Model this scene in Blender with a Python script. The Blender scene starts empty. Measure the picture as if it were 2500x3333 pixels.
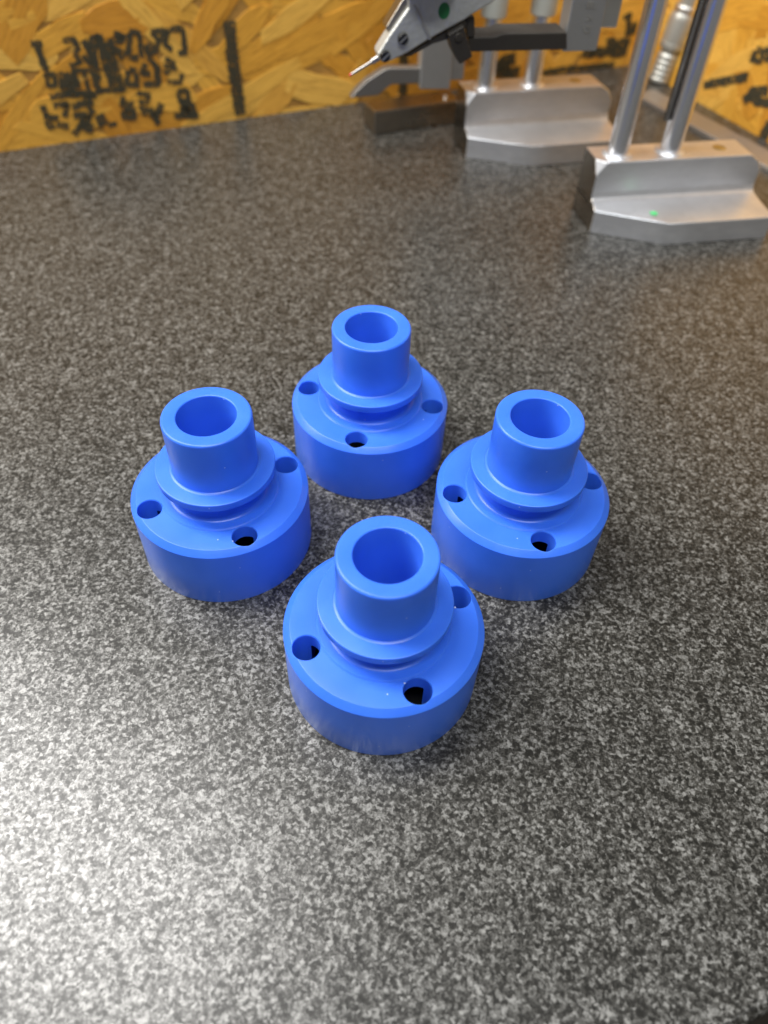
import bpy, bmesh, math, random
from mathutils import Vector, Matrix
random.seed(7)
S = 0.04                                   # metres per base radius of a blue bushing
W, H = 2500.0, 3333.0
FPX, PITCH, CH, ROLL = 2452.4, 0.8492, 7.1717, 0.04594
sc = bpy.context.scene

# ------------------------------------------------------------------ camera
cp, sp = math.cos(PITCH), math.sin(PITCH)
fw = Vector((0, cp, -sp)); up0 = Vector((0, sp, cp)); rt0 = Vector((1, 0, 0))
rt = rt0*math.cos(ROLL) + up0*math.sin(ROLL)
up = up0*math.cos(ROLL) - rt0*math.sin(ROLL)
CO = Vector((0, 0, CH))
cd = bpy.data.cameras.new('camera'); cam = bpy.data.objects.new('camera', cd)
sc.collection.objects.link(cam); sc.camera = cam
cd.sensor_fit = 'VERTICAL'; cd.sensor_height = 33.33; cd.lens = 33.33*FPX/H
cd.clip_start = 0.01; cd.clip_end = 100
cam.matrix_world = Matrix((
    (rt.x, up.x, -fw.x, 0), (rt.y, up.y, -fw.y, 0), (rt.z, up.z, -fw.z, CH*S), (0, 0, 0, 1)))
cd.dof.use_dof = True; cd.dof.focus_distance = 7.9*S; cd.dof.aperture_fstop = 24.5/4.0

# ------------------------------------------------------------------ light
wd = bpy.data.worlds.new('World'); sc.world = wd; wd.use_nodes = True
wn = wd.node_tree.nodes; bg = wn['Background']
bg.inputs[0].default_value = (1.0, 0.96, 0.90, 1); bg.inputs[1].default_value = 0.135
def area(name, loc, tgt, sx, sy, power, col, spin=0):
    l = bpy.data.lights.new(name, 'AREA'); l.shape = 'RECTANGLE'; l.size = sx; l.size_y = sy
    l.energy = power; l.color = col
    o = bpy.data.objects.new(name, l); sc.collection.objects.link(o)
    o.location = loc
    d = (Vector(tgt) - Vector(loc)).normalized()
    q = d.to_track_quat('-Z', 'Y'); o.rotation_euler = (q.to_matrix() @ Matrix.Rotation(spin, 3, 'Z')).to_euler()
    return o
area('ceiling_tube_light', (-0.68, 0.40, 1.02), (0, .25, 0), 0.45, 1.1, 28, (1.0, 0.98, 0.95))
area('ceiling_tube_light', (0.15, -0.36, 1.45), (0.1, .70, 0), 1.0, 0.25, 17, (0.93, 0.96, 1.0))
sc.view_settings.view_transform = 'Standard'; sc.view_settings.look = 'None'
sc.view_settings.exposure = 0.10; sc.view_settings.gamma = 1.0

# ------------------------------------------------------------------ helpers
def ray(a, b): return fw*FPX + rt*(a - W/2) - up*(b - H/2)
def un(a, b, z=0):
    d = ray(a, b); return CO + d*((z - CH)/d.z)
def unp(a, b, P0, n):
    d = ray(a, b); return CO + d*((P0 - CO).dot(n)/d.dot(n))

def link(o, parent=None):
    sc.collection.objects.link(o)
    if parent is not None: o.parent = parent
    return o
def tag(o, label=None, cat=None, group=None, kind=None):
    if label: o['label'] = label
    if cat: o['category'] = cat
    if group: o['group'] = group
    if kind: o['kind'] = kind
    return o
def empty(name, loc=(0, 0, 0), rz=0):
    o = bpy.data.objects.new(name, None); o.empty_display_size = .02
    o.location = Vector(loc)*S; o.rotation_euler = (0, 0, rz)
    return link(o)
def finish(me, ang=35):
    for p in me.polygons: p.use_smooth = True
    me.set_sharp_from_angle(angle=math.radians(ang))
def bm_obj(name, bm, mat, parent=None, bevel=0, ang=35, seg=2):
    bmesh.ops.recalc_face_normals(bm, faces=bm.faces[:])
    bmesh.ops.scale(bm, vec=(S, S, S), verts=bm.verts[:])
    me = bpy.data.meshes.new(name); bm.to_mesh(me); bm.free()
    me.materials.append(mat); finish(me, ang)
    o = link(bpy.data.objects.new(name, me), parent)
    if bevel:
        b = o.modifiers.new('bevel', 'BEVEL'); b.width = bevel*S; b.segments = seg; b.limit_method = 'ANGLE'
        b.angle_limit = math.radians(28); b.harden_normals = True
    return o
def lathe(prof, seg=128, closed=False, bm=None, M=None):
    """prof: list of (r,z); r==0 ends become poles"""
    bm = bm or bmesh.new(); rings = []
    for r, z in prof:
        if r < 1e-6: v = bm.verts.new((0, 0, z)); rings.append([v]*seg)
        else: rings.append([bm.verts.new((r*math.cos(2*math.pi*i/seg), r*math.sin(2*math.pi*i/seg), z)) for i in range(seg)])
    n = len(rings)
    vs = set(v for r in rings for v in r)
    for k in range(n if closed else n-1):
        a, b = rings[k], rings[(k+1) % n]
        for i in range(seg):
            j = (i+1) % seg
            q = []
            for v in (a[i], a[j], b[j], b[i]):
                if v not in q: q.append(v)
            if len(q) >= 3: bm.faces.new(q)
    if M is not None: bmesh.ops.transform(bm, matrix=M, verts=list(vs))
    return bm
def prism(pts, y0, y1, bm=None):
    """pts: (x,z) outline, extruded along y"""
    bm = bm or bmesh.new()
    a = [bm.verts.new((x, y0, z)) for x, z in pts]; b = [bm.verts.new((x, y1, z)) for x, z in pts]
    bm.faces.new(a); bm.faces.new(b[::-1])
    for i in range(len(pts)):
        j = (i+1) % len(pts); bm.faces.new((a[j], a[i], b[i], b[j]))
    return bm
def box(x0, x1, y0, y1, z0, z1, bm=None): return prism([(x0, z0), (x1, z0), (x1, z1), (x0, z1)], y0, y1, bm)
def arc(cx, cz, r, a0, a1, n):
    return [(cx + r*math.cos(math.radians(a0 + (a1-a0)*i/n)), cz + r*math.sin(math.radians(a0 + (a1-a0)*i/n))) for i in range(n+1)]

# ------------------------------------------------------------------ materials
def mat(name):
    m = bpy.data.materials.new(name); m.use_nodes = True
    nt = m.node_tree; return m, nt, nt.nodes['Principled BSDF']
def N(nt, t, **kw):
    n = nt.nodes.new(t)
    for k, v in kw.items():
        if k in n.inputs: n.inputs[k].default_value = v
        else: setattr(n, k, v)
    return n
def ramp(nt, fac, stops):
    r = nt.nodes.new('ShaderNodeValToRGB'); e = r.color_ramp.elements
    while len(e) < len(stops): e.new(.5)
    for q, (p, c) in zip(e, stops):
        q.position = p; q.color = (*c, 1) if len(c) == 3 else c
    nt.links.new(fac, r.inputs[0]); return r
def coords(nt, kind='Object'):
    return nt.nodes.new('ShaderNodeTexCoord').outputs[kind]

def m_granite():
    m, nt, p = mat('granite'); L = nt.links.new; co = coords(nt)
    warp = N(nt, 'ShaderNodeTexNoise', Scale=600.0, Detail=2.0); L(co, warp.inputs['Vector'])
    mix = N(nt, 'ShaderNodeMixRGB', blend_type='ADD'); mix.inputs[0].default_value = .0016
    L(co, mix.inputs[1]); L(warp.outputs['Color'], mix.inputs[2])
    n1 = N(nt, 'ShaderNodeTexNoise', Scale=680.0, Detail=3.0, Roughness=.62, Distortion=.4); L(mix.outputs[0], n1.inputs['Vector'])
    n2 = N(nt, 'ShaderNodeTexVoronoi', Scale=780.0, Randomness=1.0); L(mix.outputs[0], n2.inputs['Vector'])
    n3 = N(nt, 'ShaderNodeTexNoise', Scale=150.0, Detail=2.0); L(co, n3.inputs['Vector'])
    sep = N(nt, 'ShaderNodeSeparateColor'); L(n2.outputs['Color'], sep.inputs[0])
    a = N(nt, 'ShaderNodeMath', operation='MULTIPLY_ADD'); L(sep.outputs[0], a.inputs[0]); a.inputs[1].default_value = .26; L(n1.outputs['Fac'], a.inputs[2])
    b = N(nt, 'ShaderNodeMath', operation='MULTIPLY_ADD'); L(n3.outputs['Fac'], b.inputs[0]); b.inputs[1].default_value = .24; L(a.outputs[0], b.inputs[2])
    r = ramp(nt, b.outputs[0], [(.0, (.008, .0077, .0063)), (.56, (.011, .0105, .0086)), (.68, (.019, .0178, .0146)), (.78, (.043, .041, .035)), (.88, (.105, .103, .094)), (.99, (.20, .197, .183))])
    L(r.outputs[0], p.inputs['Base Color'])
    rr = N(nt, 'ShaderNodeMapRange'); L(n1.outputs['Fac'], rr.inputs[0]); rr.inputs[3].default_value = .26; rr.inputs[4].default_value = .42
    L(rr.outputs[0], p.inputs['Roughness'])
    # pale feldspar takes a better polish than the dark grains
    sp_ = N(nt, 'ShaderNodeMapRange'); L(b.outputs[0], sp_.inputs[0]); sp_.inputs[1].default_value = .60; sp_.inputs[2].default_value = .90; sp_.inputs[3].default_value = .36; sp_.inputs[4].default_value = 1.0
    L(sp_.outputs[0], p.inputs['Specular IOR Level'])
    bp = N(nt, 'ShaderNodeBump', Strength=.15, Distance=.0004); L(n1.outputs['Fac'], bp.inputs['Height']); L(bp.outputs[0], p.inputs['Normal'])
    return m
def m_blue():
    m, nt, p = mat('blue_nylon'); L = nt.links.new; co = coords(nt)
    n = N(nt, 'ShaderNodeTexNoise', Scale=38.0, Detail=3.0); L(co, n.inputs['Vector'])
    r = ramp(nt, n.outputs['Fac'], [(.3, (.034, .146, .70)), (.7, (.045, .175, .80))])
    vs = N(nt, 'ShaderNodeTexVoronoi', Scale=190.0, Randomness=1.0); L(co, vs.inputs['Vector'])
    lt = N(nt, 'ShaderNodeMath', operation='LESS_THAN'); L(vs.outputs['Distance'], lt.inputs[0]); lt.inputs[1].default_value = .055
    sc_ = N(nt, 'ShaderNodeSeparateColor'); L(vs.outputs['Color'], sc_.inputs[0])
    gt = N(nt, 'ShaderNodeMath', operation='GREATER_THAN'); L(sc_.outputs[0], gt.inputs[0]); gt.inputs[1].default_value = .86
    an = N(nt, 'ShaderNodeMath', operation='MULTIPLY'); L(lt.outputs[0], an.inputs[0]); L(gt.outputs[0], an.inputs[1])
    dust = N(nt, 'ShaderNodeMixRGB'); L(an.outputs[0], dust.inputs[0]); L(r.outputs[0], dust.inputs[1]); dust.inputs[2].default_value = (.35, .45, .8, 1)
    L(dust.outputs[0], p.inputs['Base Color'])
    rg = N(nt, 'ShaderNodeMapRange'); L(n.outputs['Fac'], rg.inputs[0]); rg.inputs[1].default_value = .3; rg.inputs[2].default_value = .7; rg.inputs[3].default_value = .29; rg.inputs[4].default_value = .38
    L(rg.outputs[0], p.inputs['Roughness'])
    p.inputs['IOR'].default_value = 1.43
    p.inputs['Subsurface Weight'].default_value = .30
    p.inputs['Subsurface Radius'].default_value = (.25, .5, 1.0)
    p.inputs['Subsurface Scale'].default_value = .0035
    # turning marks: fine rings about the turning axis
    sx = N(nt, 'ShaderNodeSeparateXYZ'); L(co, sx.inputs[0])
    def mt(op, a_, b_):
        q = N(nt, 'ShaderNodeMath', operation=op)
        for k, v in ((0, a_), (1, b_)):
            if isinstance(v, (int, float)): q.inputs[k].default_value = v
            elif v is not None: L(v, q.inputs[k])
        return q.outputs[0]
    rad = mt('SQRT', mt('ADD', mt('MULTIPLY', sx.outputs[0], sx.outputs[0]), mt('MULTIPLY', sx.outputs[1], sx.outputs[1])), None)
    rz = mt('SUBTRACT', rad, sx.outputs[2])
    tool = mt('MULTIPLY', mt('SINE', mt('MULTIPLY', rz, 2*math.pi/.00075), None), n.outputs['Fac'])
    class w: outputs = {'Fac': tool}
    n2 = N(nt, 'ShaderNodeTexNoise', Scale=900.0, Detail=2.0); L(co, n2.inputs['Vector'])
    ad = N(nt, 'ShaderNodeMath', operation='MULTIPLY_ADD'); L(n2.outputs['Fac'], ad.inputs[0]); ad.inputs[1].default_value = .5; L(w.outputs['Fac'], ad.inputs[2])
    bp = N(nt, 'ShaderNodeBump', Strength=.10, Distance=.00012); L(ad.outputs[0], bp.inputs['Height']); L(bp.outputs[0], p.inputs['Normal'])
    return m
def m_metal(name, col, rough, metal=1.0, var=.25, scale=25.0, stretch=(1, 1, 1), bump=0.0):
    m, nt, p = mat(name); L = nt.links.new; co = coords(nt)
    mp = N(nt, 'ShaderNodeMapping'); mp.inputs['Scale'].default_value = stretch; L(co, mp.inputs[0])
    n = N(nt, 'ShaderNodeTexNoise', Scale=scale, Detail=5.0, Roughness=.6); L(mp.outputs[0], n.inputs['Vector'])
    r = ramp(nt, n.outputs['Fac'], [(.3, tuple(c*(1-var) for c in col)), (.65, col)])
    L(r.outputs[0], p.inputs['Base Color']); p.inputs['Metallic'].default_value = metal
    rr = N(nt, 'ShaderNodeMapRange'); L(n.outputs['Fac'], rr.inputs[0]); rr.inputs[1].default_value = .3; rr.inputs[2].default_value = .7
    rr.inputs[3].default_value = rough*1.25; rr.inputs[4].default_value = rough*.85
    L(rr.outputs[0], p.inputs['Roughness'])
    if bump:
        n2 = N(nt, 'ShaderNodeTexNoise', Scale=350.0, Detail=2.0); L(co, n2.inputs['Vector'])
        bp = N(nt, 'ShaderNodeBump', Strength=bump, Distance=.0006); L(n2.outputs['Fac'], bp.inputs['Height']); L(bp.outputs[0], p.inputs['Normal'])
    return m
def m_plain(name, col, rough, **kw): return m_metal(name, col, rough, 0.0, kw.get('var', .2), kw.get('scale', 40.0), bump=kw.get('bump', 0))
def m_strand():
    m, nt, p = mat('wood_strand'); L = nt.links.new; co = coords(nt)
    oi = N(nt, 'ShaderNodeObjectInfo')
    tone = ramp(nt, oi.outputs['Random'], [(0, (.58, .255, .024)), (.25, (.70, .345, .040)), (.6, (.77, .415, .060)), (.85, (.82, .485, .095)), (1, (.62, .28, .028))])
    mp = N(nt, 'ShaderNodeMapping'); mp.inputs['Scale'].default_value = (1, 13, 13); L(co, mp.inputs[0])
    ofs = N(nt, 'ShaderNodeVectorMath', operation='ADD'); L(mp.outputs[0], ofs.inputs[0])
    cm = N(nt, 'ShaderNodeCombineXYZ'); ml = N(nt, 'ShaderNodeMath', operation='MULTIPLY'); L(oi.outputs['Random'], ml.inputs[0]); ml.inputs[1].default_value = 30
    L(ml.outputs[0], cm.inputs[0]); L(ml.outputs[0], cm.inputs[2]); L(cm.outputs[0], ofs.inputs[1])
    n = N(nt, 'ShaderNodeTexNoise', Scale=52.0, Detail=5.0, Roughness=.62, Distortion=.5); L(ofs.outputs[0], n.inputs['Vector'])
    g = ramp(nt, n.outputs['Fac'], [(.28, (.52, .42, .30)), (.48, (.92, .90, .86)), (.75, (1.12, 1.14, 1.18))])
    mx = N(nt, 'ShaderNodeMixRGB', blend_type='MULTIPLY'); mx.inputs[0].default_value = .85
    L(tone.outputs[0], mx.inputs[1]); L(g.outputs[0], mx.inputs[2]); L(mx.outputs[0], p.inputs['Base Color'])
    p.inputs['Roughness'].default_value = .42
    bp = N(nt, 'ShaderNodeBump', Strength=.5, Distance=.0006); L(n.outputs['Fac'], bp.inputs['Height']); L(bp.outputs[0], p.inputs['Normal'])
    return m
def m_ink():
    m, nt, p = mat('stamp_ink'); L = nt.links.new; co = coords(nt)
    p.inputs['Base Color'].default_value = (.042, .038, .020, 1); p.inputs['Roughness'].default_value = .65
    n = N(nt, 'ShaderNodeTexNoise', Scale=260.0, Detail=4.0, Roughness=.65); L(co, n.inputs['Vector'])
    r = ramp(nt, n.outputs['Fac'], [(.34, (.25,)*3), (.46, (.92,)*3)]); L(r.outputs[0], p.inputs['Alpha'])
    return m
GRANITE, BLUE, STRAND, INK = m_granite(), m_blue(), m_strand(), m_ink()
STEEL = m_metal('satin_base_metal', (.82, .83, .85),   .36, .82, var=.28, scale=22, stretch=(1, 1, 3))
CHROME = m_metal('polished_column', (.82, .83, .86), .20, .9, var=.10, scale=14, stretch=(1, 1, .3))
GREY = m_metal('grey_metal', (.42, .42, .41), .45, .8, var=.2)
PLATE = m_metal('light_plate', (.66, .65, .61), .42, var=.15)
DARK = m_metal('blackened_steel', (.055, .048, .040), .42, .45, var=.3)
BROWNST = m_metal('oiled_steel', (.44, .40, .345), .28, 1.0, var=.35)
ENDREFL = m_metal('dark_reflection_side', (.42, .37, .31), .16, 1.0, var=.3)
CAST = m_metal('satin_casting', (.58, .585, .55), .44, .7, var=.22, scale=120, bump=.55)
SLEEVE = m_plain('sleeve_enamel', (.46, .47, .42), .38, var=.1)
BURR = m_plain('plastic_burr', (.45, .55, .85), .5)
HOLESHADE = m_plain('hole_shade_black', (.004, .004, .004), .9)
RUBY = m_plain('ruby_tip', (.55, .03, .03), .2)
GREEN = m_plain('green_sticker', (.012, .16, .045), .5, var=.1)
GREENP = m_plain('green_paint', (.10, .62, .22), .5, var=.1)
BRASS = m_metal('brass_cap', (.62, .56, .33), .38, var=.2)
BLACKP = m_plain('black_screw', (.012, .012, .012), .32)
WHITEP = m_metal('white_coupler', (.52, .52, .47), .36, .6, var=.2)
REDP = m_plain('red_collar', (.45, .03, .04), .4)
BOARD = m_plain('board_core', (.50, .26, .05), .6, var=.4, scale=60)
FLOORM = m_plain('workshop_floor', (.035, .025, .015), .7, var=.3, scale=5)
BRIGHT = m_metal('stylus_steel', (.50, .48, .45), .3, 1.0, var=.3)
SCRIB = m_metal('scriber_steel', (.30, .285, .265), .42, .9, var=.2)
PALE = m_metal('pale_metal', (.46, .43, .39), .45, .8, var=.15)

# ------------------------------------------------------------------ granite surface plate, floor
A25 = math.radians(25.6); ca, sa = math.cos(A25), math.sin(A25)
CORNER = Vector((6.27, 23.1, 0))                   # where the two boards meet
u_ = Vector((-ca, -sa, 0)); v_ = Vector((sa, -ca, 0))   # along the back board to the left; along the right board to the front
def plate_pt(a, b, z=0): return CORNER + u_*a + v_*b + Vector((0, 0, z))
front = (Vector((3.235, 1.06, 0)) - CORNER).dot(v_)
bm = bmesh.new()
q = [plate_pt(a, b) for a, b in ((.03, .03), (.03, front), (26, front), (26, .03))]
t = [bm.verts.new(p) for p in q]; d = [bm.verts.new(p - Vector((0, 0, 3.6))) for p in q]
bm.faces.new(t); bm.faces.new(d[::-1])
for i in range(4): bm.faces.new((t[i], d[i], d[(i+1) % 4], t[(i+1) % 4]))
g = bm_obj('granite_surface_plate', bm, GRANITE, bevel=.10, seg=3)
tag(g, 'dark grey speckled granite surface plate under the blue bushings and the gauges', 'surface plate')
bm = bmesh.new(); bm.faces.new([bm.verts.new(p) for p in ((-60, -60, -22), (60, -60, -22), (60, 60, -22), (-60, 60, -22))])
tag(bm_obj('floor', bm, FLOORM), kind='structure')

# ------------------------------------------------------------------ oriented strand boards
def strand_mesh(k):
    rnd = random.Random(100+k)
    L = rnd.uniform(1.1, 2.5); w = rnd.uniform(.22, .62); n = 5
    top = []; bot = []
    for i in range(n):
        x = -L/2 + L*i/(n-1)
        e = .55 if i in (0, n-1) else 1
        top.append((x + rnd.uniform(-.12, .12), w/2*e + rnd.uniform(-.05, .05)))
        bot.append((x + rnd.uniform(-.12, .12), -w/2*e + rnd.uniform(-.05, .05)))
    out = bot + top[::-1]
    bm = bmesh.new(); th = .013
    a = [bm.verts.new((x, y, th + rnd.uniform(-.004, .004))) for x, y in out]; b = [bm.verts.new((x*1.01, y*1.03, -.01)) for x, y in out]
    for i in range(n-1):
        bm.faces.new((a[i], a[i+1], a[2*n-2-i], a[2*n-1-i]))
    for i in range(len(out)):
        j = (i+1) % len(out); bm.faces.new((a[j], a[i], b[i], b[j]))
    bmesh.ops.recalc_face_normals(bm, faces=bm.faces[:])
    bmesh.ops.scale(bm, vec=(S, S, S), verts=bm.verts[:])
    me = bpy.data.meshes.new('strand'); bm.to_mesh(me); bm.free(); me.materials.append(STRAND)
    return me
STR = [strand_mesh(k) for k in range(14)]
def board(name, origin, along, normal, length, z0, z1, n, a0, a1, h, seed, label):
    """Empty with x along the board, y up, z out of the board towards the camera"""
    e = bpy.data.objects.new(name, None); link(e); e.empty_display_size = .05
    Mx = Matrix((along, Vector((0, 0, 1)), normal)).transposed().to_4x4(); Mx.translation = origin*S
    e.matrix_world = Mx; tag(e, label, 'board')
    x0, x1 = (0, length) if a1 > 0 else (-length, 0)
    bm = box(x0, x1, z0, z1, -.5, 0)                   # x along, y up, z depth
    o = bm_obj('core', bm, BOARD, e)
    rnd = random.Random(seed)
    for i in range(n):
        s = bpy.data.objects.new('strand', STR[rnd.randrange(len(STR))]); link(s, e)
        # stratified over the board so that strands lie everywhere
        x = a0 + (a1-a0)*((i*0.6180339) % 1.0); y = -.2 + (h+.2)*((i + rnd.random())/n)
        ang = rnd.gauss(0, .55) if rnd.random() < .7 else rnd.uniform(0, math.pi)
        k = i*7919 % n
        s.location = Vector((x, y, .004 + .024*k/n))*S
        s.rotation_euler = (rnd.gauss(0, .010), rnd.gauss(0, .006), ang)
        s.scale = (rnd.uniform(.85, 1.35), rnd.uniform(.85, 1.45), 1)
    return e
back = board('strand_board', CORNER, -u_, Vector((0, 0, 1)).cross(u_), 27, -6, 9, 300, .2, -20.5, 6.6, 3,
             'stamped wood strand board standing along the back edge of the granite')
right = board('strand_board', CORNER, v_, v_.cross(Vector((0, 0, 1))), 12, -6, 9, 200, -.2, 9.5, 6.6, 5,
              'wood strand board side panel behind the twin columns and the pale straightedge')

# stamped marks: strokes traced on the board face
def stamp(parent, strokes, name, lift=.056):
    Mi = parent.matrix_world.inverted(); nrm = parent.matrix_world.to_3x3() @ Vector((0, 0, 1))
    P0 = Vector(parent.matrix_world.translation)/S + nrm*lift
    bm = bmesh.new()
    for si, (wpx, pts) in enumerate(strokes):
        rnd = random.Random(si*13+len(pts))
        P = []
        for a, b in pts:
            p = unp(a, b, P0, nrm); l = Mi @ (p*S); P.append(Vector((l.x, l.y))/S)
        dep = (unp(*pts[0], P0, nrm) - CO).dot(fw); wid = 1.42*wpx/FPX*dep
        # resample for ragged ink edges
        Q = []
        for i in range(len(P)-1):
            m = max(2, int((P[i+1]-P[i]).length/.045))
            Q += [P[i].lerp(P[i+1], k/m) for k in range(m)]
        Q.append(P[-1])
        prev = None
        for i, c in enumerate(Q):
            tn = (Q[min(i+1, len(Q)-1)] - Q[max(i-1, 0)])
            if tn.length < 1e-6: tn = Vector((1, 0))
            tn.normalize(); no = Vector((-tn.y, tn.x))
            w1 = wid/2*rnd.uniform(.75, 1.2); w2 = wid/2*rnd.uniform(.75, 1.2)
            zz = lift + si*.0006
            cur = (bm.verts.new((*(c+no*w1), zz)), bm.verts.new((*(c-no*w2), zz)))
            if prev: bm.faces.new((prev[0], prev[1], cur[1], cur[0]))
            prev = cur
    return bm_obj(name, bm, INK, parent)
k1 = .5425
def Z1(w, *pts): return (w*k1, [(x*k1, y*k1) for x, y in pts])
stamp(back, [Z1(24, (185, 262), (255, 262)), Z1(30, (222, 262), (245, 340), (278, 425)),
    Z1(24, (375, 242), (440, 235), (470, 290), (448, 322), (482, 372), (420, 397)),
    Z1(28, (500, 240), (530, 300), (565, 375)), Z1(24, (520, 300), (560, 230), (595, 215)), Z1(24, (500, 330), (538, 382), (578, 368)),
    Z1(34, (588, 205), (622, 330), (682, 545)), Z1(34, (640, 250), (690, 400), (735, 548)), Z1(22, (605, 540), (742, 540)), Z1(26, (590, 205), (562, 300), (592, 480)),
    Z1(26, (680, 205), (748, 215), (722, 250), (690, 240)), Z1(26, (680, 290), (742, 318), (720, 352)), Z1(24, (660, 230), (690, 330)),
    Z1(24, (780, 192), (768, 330)), Z1(24, (778, 190), (832, 192), (850, 345)), Z1(24, (765, 342), (832, 345)),
    Z1(24, (908, 190), (952, 240), (932, 300), (890, 330), (878, 282), (920, 262)), Z1(22, (905, 190), (985, 180)),
    Z1(24, (958, 240), (1000, 182), (1095, 165), (1112, 312), (1068, 320)), Z1(22, (1010, 182), (990, 262), (1032, 302)),
    Z1(22, (270, 440), (332, 450), (330, 512), (290, 512), (270, 440)),
    Z1(70, (352, 480), (420, 490), (452, 530)), Z1(28, (300, 582), (400, 562), (580, 572)),
    Z1(24, (440, 420), (472, 530)), Z1(24, (500, 420), (532, 540)), Z1(20, (430, 425), (560, 415)), Z1(30, (560, 430), (595, 565)), Z1(26, (380, 555), (560, 560)),
    Z1(24, (770, 420), (760, 500), (822, 512), (815, 420), (775, 415)), Z1(24, (872, 378), (850, 440), (902, 440)), Z1(28, (860, 502), (950, 502), (938, 378)),
    Z1(24, (990, 350), (1042, 372), (988, 440)), Z1(22, (1000, 490), (1080, 492), (1092, 440)), Z1(22, (890, 340), (960, 420)), Z1(18, (980, 390), (1060, 410)),
    Z1(26, (255, 630), (282, 702)), Z1(26, (320, 632), (402, 620), (390, 700)), Z1(26, (262, 702), (352, 702)), Z1(32, (285, 722), (312, 772)), Z1(28, (340, 742), (412, 757)),
    Z1(30, (430, 640), (560, 602)), Z1(28, (440, 690), (542, 690), (480, 760), (440, 802)), Z1(40, (470, 740), (560, 770)), Z1(44, (590, 685), (625, 748)), Z1(20, (650, 748), (702, 740)),
    Z1(24, (520, 610), (560, 680)),
    Z1(22, (740, 575), (728, 622), (802, 618)), Z1(22, (820, 560), (892, 560), (880, 612), (830, 605)), Z1(26, (740, 660), (800, 650), (802, 702), (745, 702), (740, 660)),
    Z1(22, (845, 630), (862, 682), (882, 640)), Z1(30, (890, 650), (930, 702), (970, 618)), Z1(30, (928, 700), (952, 742)),
    Z1(26, (1090, 530), (1070, 570), (1090, 612), (1132, 602), (1125, 550), (1090, 530)), Z1(48, (1085, 630), (1130, 625), (1150, 670), (1075, 672)), Z1(26, (1045, 692), (1192, 690)),
    Z1(54, (1372, 122), (1400, 420), (1442, 685)),
    ], 'stamped_lettering')
stamp(back, [(24, [(1312, 60), (1313, 180), (1312, 310)])], 'stamped_line')
stamp(back, [(26, [(1612, 245), (1640, 200), (1678, 190)]), (24, [(1615, 205), (1650, 238), (1690, 235)]), (18, [(1650, 190), (1655, 245)])], 'stamped_letter')
stamp(back, [(14, [(1895, 178), (1930, 182), (1925, 162), (1960, 180), (1980, 165), (2000, 178), (2040, 172)]), (14, [(1900, 165), (1990, 160), (2045, 155)])], 'stamped_lettering')
stamp(back, [(16, [(1975, 140), (1990, 130), (2005, 148), (2030, 132), (2050, 142)])], 'stamped_letter')
stamp(back, [(14, [(2030, 60), (2050, 50), (2045, 90), (2075, 80)])], 'stamped_letter')
stamp(back, [(14, [(2035, 110), (2070, 100)])], 'stamped_line')
stamp(back, [(14, [(1770, 238), (1850, 224), (1900, 222), (2000, 208)])], 'stamped_line')
stamp(back, [(12, [(2140, 20), (2170, 12), (2160, 40)])], 'stamped_letter')
stamp(right, [(18, [(2290, 278), (2360, 264), (2432, 250)]), (14, [(2425, 262), (2430, 238)])], 'stamped_line')
stamp(right, [(14, [(2460, 165), (2446, 195), (2478, 200), (2482, 168), (2462, 160)]), (14, [(2490, 156), (2510, 180), (2490, 200)])], 'stamped_letter')
stamp(right, [(22, [(2420, 330), (2450, 300), (2500, 296)]), (20, [(2430, 310), (2470, 332), (2510, 335)]), (14, [(2468, 300), (2475, 340)])], 'stamped_letter')
stamp(right, [(26, [(2478, 455), (2510, 400)])], 'stamped_line')

# ------------------------------------------------------------------ blue bushings
HB = .867
def base_mesh():
    prof = [(0, .69), (.73, .69), (.74, .68), (.74, .0), (.993, 0)] + arc(.993, .007, .007, -90, 0, 3)[1:] + [(1, .45)] \
        + arc(.990, .803, .010, 0, 41, 4) + arc(.925, .852, .012, 41, 90, 4) + [(.80, HB), (.672, HB), (.656, HB+.014), (.62, HB+.014)] \
        + arc(.585, HB+.069, .055, 270, 180, 8) + [(.53, .95), (.32, .95), (.32, .76), (0, .76)]
    bm = lathe(prof, 160)
    bmesh.ops.recalc_face_normals(bm, faces=bm.faces[:])
    me = bpy.data.meshes.new('base'); bm.to_mesh(me); bm.free()
    o = link(bpy.data.objects.new('tmp', me))
    cb = bmesh.new()
    for k in range(4):
        a = k*math.pi/2
        lathe([(0, .25), (.136, .25), (.136, HB-.012), (.144, HB), (.146, HB+.01), (.146, HB+.2), (0, HB+.2)], 56, bm=cb,
              M=Matrix.Translation((.812*math.cos(a), .812*math.sin(a), 0)))
    bmesh.ops.recalc_face_normals(cb, faces=cb.faces[:])
    cm = bpy.data.meshes.new('cut'); cb.to_mesh(cm); cb.free(); c = link(bpy.data.objects.new('tmpcut', cm))
    b = o.modifiers.new('b', 'BOOLEAN'); b.object = c; b.operation = 'DIFFERENCE'; b.solver = 'EXACT'
    dg = bpy.context.evaluated_depsgraph_get(); res = bpy.data.meshes.new_from_object(o.evaluated_get(dg))
    bpy.data.objects.remove(o); bpy.data.objects.remove(c)
    bm = bmesh.new(); bm.from_mesh(res)
    bmesh.ops.scale(bm, vec=(S, S, S), verts=bm.verts[:]); bm.to_mesh(res); bm.free()
    res.name = 'base'; res.materials.clear(); res.materials.append(BLUE); finish(res, 24)
    return res
def lathe_mesh(name, prof, closed=False):
    bm = lathe(prof, 160, closed); bmesh.ops.recalc_face_normals(bm, faces=bm.faces[:])
    bmesh.ops.scale(bm, vec=(S, S, S), verts=bm.verts[:])
    me = bpy.data.meshes.new(name); bm.to_mesh(me); bm.free(); me.materials.append(BLUE); finish(me, 24); return me
ZC0, ZC1, ZT = 1.158, 1.253, 1.933
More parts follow.
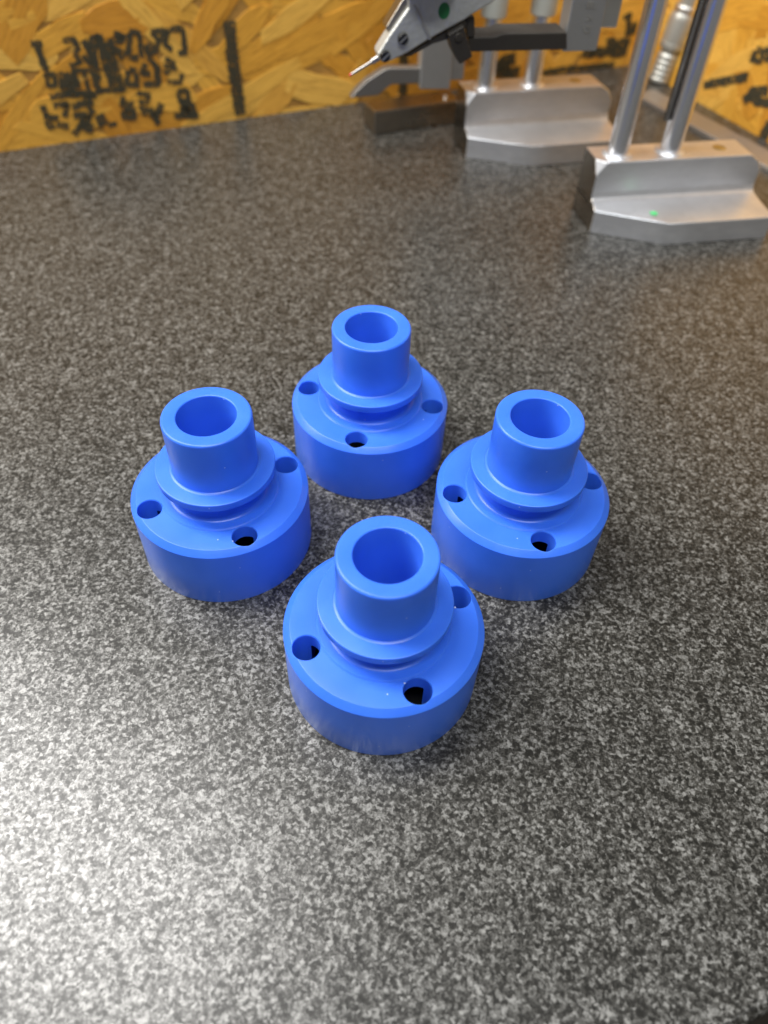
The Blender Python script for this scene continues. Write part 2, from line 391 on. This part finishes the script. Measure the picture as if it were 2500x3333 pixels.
parts = [('base', base_mesh()),
    ('neck', lathe_mesh('neck', [(.53, .95), (.53, 1.0), (.53, ZC0+.01)])),
    ('collar', lathe_mesh('collar', [(.35, ZC0), (.636, ZC0)] + arc(.645, ZC0+.009, .009, -90, 0, 4) + arc(.641, ZC1-.013, .013, 0, 90, 5) + [(.50, ZC1), (.499, ZC1-.004), (.480, ZC1-.004), (.35, ZC1-.004)])),
    ('spigot', lathe_mesh('spigot', [(0, .78), (.300, .78), (.311, .79)] + [(.311, 1.3)] + arc(.327, ZT-.016, .016, 180, 90, 5) + [(.38, ZT)] + arc(.443, ZT-.028, .028, 90, 0, 7) + [(.471, 1.6), (.471, ZC1+.024), (.475, ZC1+.010), (.486, ZC1+.002), (.50, ZC1-.003)]))]
spots = [((.052, 4.11), 24.5, 'blue plastic bushing standing nearest the open front edge of the granite plate'),
         ((-.247, 7.509), 81, 'blue plastic bushing standing deepest in the cluster, on the gauges\' side'),
         ((-1.881, 5.827), 29, 'blue plastic bushing at the stamped board\'s side of the cluster, opposite the height gauges'),
         ((1.597, 6.033), 10.7, 'blue plastic bushing of the cluster nearest the gauge with the green spot')]
for (x, y), ph, lab in spots:
    e = empty('flanged_bushing', (x, y, 0), math.radians(ph)); tag(e, lab, 'bushing', 'four blue bushings on the granite')
    for nm, me in parts: link(bpy.data.objects.new(nm, me), e)
    bm_obj('hole_shade_disc', lathe([(0, .035), (.715, .035), (.725, .025), (.725, .005), (0, .005)], 64), HOLESHADE, e)  # added black disc, stands in for the deep shade inside the bolt holes

def burr(parent, ang, dx, dy, dz, s_, rnd):
    bm = bmesh.new(); bmesh.ops.create_icosphere(bm, subdivisions=1, radius=s_)
    for v in bm.verts: v.co *= rnd.uniform(.4, 1.3); v.co.z *= .6
    cx, cy = .812*math.cos(ang), .812*math.sin(ang)
    bmesh.ops.translate(bm, verts=bm.verts[:], vec=(cx+dx, cy+dy, HB+dz))
    bm_obj('burr', bm, BURR, parent)
rnd = random.Random(4)
for ent in [o for o in sc.collection.objects if o.name.startswith('flanged_bushing')]:
    for k in range(3 if ent.name == 'flanged_bushing' else 1):
        a = rnd.uniform(.2, 2.6) + 1.57; q = rnd.choice((0, 3))*math.pi/2
        burr(ent, q, .142*math.cos(a), .142*math.sin(a), .004, rnd.uniform(.008, .015), rnd)
# ------------------------------------------------------------------ height gauges
def gauge_base_bm():
    Ln = 3.34
    bm = prism([(0, .43), (Ln, .43), (Ln, .91), (Ln-.10, 1.085), (Ln-.29, 1.2), (0, 1.2)], 0, .70)
    # clip the front top left corner of the block
    bmesh.ops.bisect_plane(bm, geom=bm.verts[:]+bm.edges[:]+bm.faces[:], plane_co=(.19, 0, 1.2), plane_no=Vector((-1/.19, -1/.19, 1/.25)), clear_outer=True)
    bmesh.ops.holes_fill(bm, edges=bm.edges[:])
    return bm
def foot_bm():
    # foot in plan, with the cove up to the block; rows from the front edge to the block
    Ln = 3.34; bm = bmesh.new()
    def yfront(x): return -.271 - .639*min(1, x/1.229)
    xs = [0, .4, .82, 1.229, 1.85, 2.5, Ln]
    prof = [(0, .43), (.5, .468), (.80, .498), (.90, .514), (.96, .55), (1.0, .64)]
    grid = []
    for x in xs:
        y0 = yfront(x); row = []
        for t, z in prof:
            # cove keeps its own width next to the block
            y = -1e-3 if t == 1 else (-(.16*(1-t)/.2) if t >= .8 else y0 + (-.16 - y0)*t/.8)
            row.append(bm.verts.new((x, min(y, -1e-3), z)))
        grid.append(row)
    for i in range(len(xs)-1):
        for j in range(len(prof)-1): bm.faces.new((grid[i][j], grid[i+1][j], grid[i+1][j+1], grid[i][j+1]))
    low = [bm.verts.new((x, yfront(x), 0)) for x in xs]; bk = [bm.verts.new((x, .70, 0)) for x in xs]; bk2 = [bm.verts.new((x, .70, .43)) for x in xs]
    for i in range(len(xs)-1):
        bm.faces.new((low[i], low[i+1], grid[i+1][0], grid[i][0])); bm.faces.new((low[i], bk[i], bk[i+1], low[i+1]))
        bm.faces.new((bk[i], bk2[i], bk2[i+1], bk[i+1]))
    for i in (0, len(xs)-1):
        bm.faces.new([low[i]] + grid[i] + [bm.verts.new((xs[i], -1e-3, .43)), bk2[i], bk[i]])
    return bm
def common_gauge(name, loc, ang, label, proto=None):
    e = empty(name, loc, ang); tag(e, label, 'height gauge', 'height gauges on the granite')
    if proto:
        for ch in proto.children:
            c = ch.copy(); link(c, e)
        return e
    b = bm_obj('base', gauge_base_bm(), STEEL, e, bevel=.022, seg=3)
    bm_obj('foot', foot_bm(), STEEL, e, bevel=.022, seg=3)
    for ch in e.children:                              # end face darker and smoother: the plate's dark reflection put into its metal
        ch.data.materials.append(ENDREFL)
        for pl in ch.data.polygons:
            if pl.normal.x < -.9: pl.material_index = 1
    for cx, cy in ((.493, .348), (1.548, .358)):
        T = Matrix.Translation((cx, cy, 0))
        bm_obj('column', lathe([(.186, 1.18), (.186, 4), (.186, 7.5)], 48, M=T), CHROME, e)
        bm_obj('column_collar', lathe([(.184, 1.25), (.225, 1.25), (.265, 1.228), (.29, 1.2), (.29, 1.19)], 48, M=T), STEEL, e)
    bm_obj('screw_cap', lathe([(0, 1.206), (.12, 1.206), (.13, 1.2), (.13, 1.18)], 40, M=Matrix.Translation((2.56, .368, 0))), BRASS, e)
    return e
AN, AF = math.atan2(.216, .976), math.atan2(.2672, .9636)
def loc2w(lx, ly, A): return Vector((lx*math.cos(A) - ly*math.sin(A), lx*math.sin(A) + ly*math.cos(A), 0))
ON = loc2w(6.533, 12.81, AN); OF = loc2w(5.815, 15.954, AF)
near = common_gauge('height_gauge', ON, AN, 'twin column height gauge whose satin foot has a green paint spot and brass cap')
far = common_gauge('height_gauge', OF, AF, 'twin column height gauge beside the dark block with its scriber lowered', proto=near)

def frame(org, A):
    exv = Vector((math.cos(A), math.sin(A), 0)); eyv = Vector((-math.sin(A), math.cos(A), 0))
    def f(a, b, y):
        p = unp(a, b, org + eyv*y, eyv) - org
        return (p.dot(exv), p.z)
    return f
fn, ff = frame(ON, AN), frame(OF, AF)
def pix(f, y, *pts): return [f(a, b, y) for a, b in pts]
# near gauge: slider above the frame, jaw, plate, rack rod, green spot
bm_obj('slider', box(-1.55, 2.05, .02, .75, 4.15, 6.2), GREY, near, bevel=.04)
def upto(f, y, left, right, ztop):
    """quad with its lower edge at two pixels and its sides carried straight up to ztop"""
    a = f(*left, y); b = f(*right, y); return [a, b, (b[0], ztop), (a[0], ztop)]
bm_obj('jaw', prism(upto(fn, .05, (1832, 169), (1942, 166), 4.3), .05, .42), GREY, near, bevel=.02)
bm_obj('jaw_backing_plate', prism(upto(fn, .30, (1950, 99), (2017, 99), 4.3), .425, .60), PLATE, near, bevel=.02)
rx, rz = fn(2262, 60, .37)
bm = bmesh.new()
prof = [(0, 1.75)]; z = 1.75
while z < 6.0:
    prof += [(.050, z), (.068, z+.022)]; z += .048
prof += [(0, z)]
bm_obj('rack_rod', lathe(prof, 12, bm=bm, M=Matrix.Translation((1.548-.255, .358, 0))), DARK, near)
p = un(2128, 695, .455); d = p - ON
bm_obj('paint_spot', lathe([(0, .012), (.06, .010), (.075, 0)], 20, M=Matrix.Translation((d.x*math.cos(AN)+d.y*math.sin(AN), -d.x*math.sin(AN)+d.y*math.cos(AN), .462))), GREENP, near)
# engraved marks on the jaw
def engrave(f, y, strokes, wpx, parent, mat_):
    bm = bmesh.new()
    for pts in strokes:
        P = [Vector(f(a, b, y)) for a, b in pts]; w = wpx*.0058
        for i in range(len(P)-1):
            t = (P[i+1]-P[i]).normalized(); n = Vector((-t.y, t.x))*w/2; a0 = P[i]-t*w/3; b0 = P[i+1]+t*w/3
            prism([(a0+n)[:], (b0+n)[:], (b0-n)[:], (a0-n)[:]], y-.004, y+.001, bm)
    return bm_obj('engraved_mark', bm, mat_, parent)
engrave(fn, .046, [[(1911, 8), (1909, 25)], [(1911, 8), (1935, 9)], [(1910, 17), (1930, 17)], [(1909, 25), (1936, 24)],
    [(1912, 52), (1924, 62), (1908, 66)], [(1900, 88), (1902, 104), (1916, 106), (1920, 90), (1908, 86)]], 2.6, near, PLATE)
# far gauge: sleeves, slider, jaw plate, scriber
for cx, cy in ((.493, .348), (1.548, .358)):
    zb = 2.497
    bm_obj('column_sleeve', lathe([(.195, zb), (.245, zb), (.26, zb+.02), (.26, 3.6)], 40, M=Matrix.Translation((cx, cy, 0))), SLEEVE, far)
bm_obj('slider', box(-1.2, 2.0, .0, .75, 3.5, 5.2), GREY, far, bevel=.04)
bm_obj('jaw', prism(upto(ff, -.05, (1367, 291), (1464, 291), 3.6), -.05, .25), GREY, far, bevel=.02)
bm_obj('jaw_backing_plate', prism(upto(ff, .26, (1440, 262), (1508, 260), 3.6), .26, .5), GREY, far, bevel=.02)
bm_obj('scriber', prism(pix(ff, .0, (1142, 321), (1165, 294), (1195, 265), (1252, 228), (1272, 223), (1380, 222), (1380, 273), (1275, 277), (1232, 312), (1190, 316)), .02, .24), SCRIB, far, bevel=.02)

# ------------------------------------------------------------------ dial test indicator held in front of the near gauge
k6 = .27125
def P6(*pts): return [(1200 + x*k6, y*k6) for x, y in pts]
ind = empty('dial_test_indicator', ON, AN)
tag(ind, 'grey lever dial test indicator with green round sticker and thin red tipped stylus', 'test indicator')
YI = -.30
bm_obj('body', prism(pix(fn, YI, *P6((105, 660), (150, 585), (240, 440), (480, 95), (470, -200), (1500, -200), (1520, 20), (1220, 195), (1150, 248), (740, 470), (470, 640), (270, 735), (200, 752), (130, 725))), YI, YI+.34), CAST, ind, bevel=.035, seg=2)
def disc(name, px, py, rpx, y, th, m, parent, rim=.15, sq=1.0):
    x, z = fn(px, py, y); dep = (unp(px, py, ON, Vector((-math.sin(AN), math.cos(AN), 0))) - CO).dot(fw); r = rpx/FPX*dep
    M = Matrix.Translation((x, y, z)) @ Matrix.Rotation(math.pi/2, 4, 'X') @ Matrix.Scale(sq, 4, (0, 1, 0))
    return bm_obj(name, lathe([(0, th), (r*(1-rim), th), (r, th*.6), (r, -.02)], 32, M=M), m, parent), M, r
for px, py, rr in ((1252.9, 181.7, 17), (1311.2, 124.8, 17)):
    o, M, r = disc('screw', px, py, rr, YI, .06, BLACKP, ind)
    bmx = bmesh.new(); box(-r*.85, r*.85, -r*.12, r*.12, .058, .064, bmx); bmesh.ops.transform(bmx, matrix=M @ Matrix.Rotation(.7, 4, 'Z'), verts=bmx.verts[:])
    sl = bm_obj('screw_slot', bmx, GREY, None); sl.parent = o
disc('sticker', 1445.5, 35.5, 19, YI, .006, GREEN, ind, rim=.02, sq=1.22)
# groove and raised step of the casting
bm_obj('raised_rib', prism(pix(fn, YI, *P6((525, 55), (560, 55), (755, 462), (722, 480))), YI-.02, YI+.02), GREY, ind, bevel=.01)
bm_obj('side_cover', prism(pix(fn, YI+.2, *P6((190, 310), (215, 365), (480, 40), (460, -60), (400, -40))), YI+.10, YI+.42), BROWNST, ind, bevel=.03)
bm_obj('lower_lip', prism(pix(fn, YI+.1, *P6((430, 668), (500, 662), (760, 515), (960, 455), (1160, 330), (1160, 240), (740, 462))), YI+.05, YI+.30), DARK, ind, bevel=.01)
# bezel
x, z = fn(1383, -14, YI+.17)
bmz = bmesh.new(); n = 90; prof = [(0, 0), (.40, 0), (.44, .03), (.44, .3), (.40, .34), (0, .34)]
lathe(prof, 180, bm=bmz)
for v in bmz.verts:
    r = math.hypot(v.co.x, v.co.y)
    if r > .43:
        s = 1 + (.018 if round(math.atan2(v.co.y, v.co.x)/(2*math.pi)*180) % 2 else 0); v.co.x *= s; v.co.y *= s
bmesh.ops.transform(bmz, matrix=Matrix.Translation((x, YI+.14, z+.07)) @ Matrix.Rotation(math.radians(8), 4, 'Y'), verts=bmz.verts[:])
bm_obj('bezel', bmz, PLATE, ind, ang=60)
# stylus
def rod(name, a, b, r0, r1, m, parent, seg=16, extra=None):
    a, b = Vector(a), Vector(b); dv = b - a; L = dv.length
    M = Matrix.Translation(a) @ dv.to_track_quat('Z', 'Y').to_matrix().to_4x4()
    return bm_obj(name, lathe(extra(L) if extra else [(0, 0), (r0, 0), (r1, L), (0, L)], seg, M=M), m, parent)
sx, sz = fn(1240, 183, YI+.17); tx, tz = fn(1141, 244, YI+.17)
sty = rod('stylus', (sx, YI+.17, sz), (tx, YI+.17, tz),   .05, .02, BRIGHT, ind, extra=lambda L: [(0, 0), (.045, 0), (.042, L*.28), (.024, L*.34), (.022, L*.8), (.016, L), (0, L)])
tip = bm_obj('ruby_tip', lathe([(0, -.024)] + [(.024*math.cos(math.radians(a)), .024*math.sin(math.radians(a))) for a in range(-75, 76, 15)] + [(0, .024)], 16, M=Matrix.Translation((tx, YI+.17, tz))), RUBY, None)
tip.parent = sty
# swivel clamp, post and arm
bm_obj('swivel_clamp', prism(pix(fn, YI-.12, *P6((955, 422), (1140, 312), (1250, 682), (1097, 778), (1012, 622))), YI-.12, YI+.20), DARK, ind, bevel=.018)
disc('clamp_screw', 1200+1080*k6, 445*k6, 13, YI-.12, .03, DARK, ind)
bm_obj('clamp_post', prism(pix(fn, YI+.1, *P6((1160, 210), (1275, 200), (1275, 450), (1180, 450))), YI+.1, YI+.34), DARK, ind, bevel=.02)
bm_obj('arm', prism(pix(fn, YI+.12, (1525, 122), (1612, 120), (1640, 109), (1846, 106), (1846, 162), (1525, 169)), YI+.12, .30), DARK, ind, bevel=.015)

# ------------------------------------------------------------------ dark block, straightedge, coupler
b0 = un(1219, 440); e = Vector((math.cos(math.radians(25)), math.sin(math.radians(25)), 0)); Lb = (un(1480, 400) - b0).dot(e)
blk = empty('steel_block', b0, math.radians(25)); tag(blk, 'dark oiled steel parallel block lying at the foot of the stamped board', 'steel block')
bm_obj('body', box(0, Lb+.1, 0, .66, 0, .50), BROWNST, blk, bevel=.025, seg=3)
bm_obj('pin', lathe([(0, .05), (.035, .045), (.05, .02), (.05, -.01)], 20, M=Matrix.Translation((Lb-.18, .25, .50))), CHROME, blk)
a = un(2288, 443); dv = (un(2134, 357) - a); ang = math.atan2(dv.y, dv.x)
st = bm_obj('pale_bar', box(-2.2, dv.length+.85, -.66, 0, 0, .10), PALE, None, bevel=.015)  # flat bar put in for the pale band along the plate's right edge
st.location = a*S; st.rotation_euler = (0, 0, ang); tag(st, 'pale flat straightedge lying along the side panel behind the gauge', 'bar')
cpl = empty('hose_coupler', un(2141, 266)); tag(cpl, 'whitish ribbed air hose coupler with red collar leaning in the board corner', 'hose coupler')
cpl.rotation_euler = (0, math.radians(7), 0)
prof = [(0, .01), (.16, .01)]
for k in range(5): prof += [(.255, .04+.13*k), (.268, .08+.13*k), (.262, .12+.13*k), (.24, .15+.13*k)]
bm_obj('ribbed_tail', lathe(prof + [(.22, .70), (0, .70)], 40), WHITEP, cpl)
bm_obj('body', lathe([(0, .66), (.20, .66), (.215, .74), (.29, .80), (.31, .84), (.31, .93), (.29, .95), (.31, .97), (.32, 1.45), (.30, 1.55), (.26, 1.62), (0, 1.62)], 6 * 8), WHITEP, cpl)
bm_obj('ring', lathe([(.20, 1.60), (.28, 1.60), (.29, 1.63), (.29, 1.72), (.27, 1.75), (.20, 1.75)], 40), PLATE, cpl)
bm_obj('nipple', lathe([(0, 1.7), (.215, 1.7), (.225, 1.75), (.225, 2.05), (.20, 2.08), (0, 2.08)], 40), WHITEP, cpl)
bm_obj('red_collar', lathe([(0, 2.06), (.24, 2.06), (.25, 2.09), (.25, 2.35), (.22, 2.40), (0, 2.40)], 40), REDP, cpl)
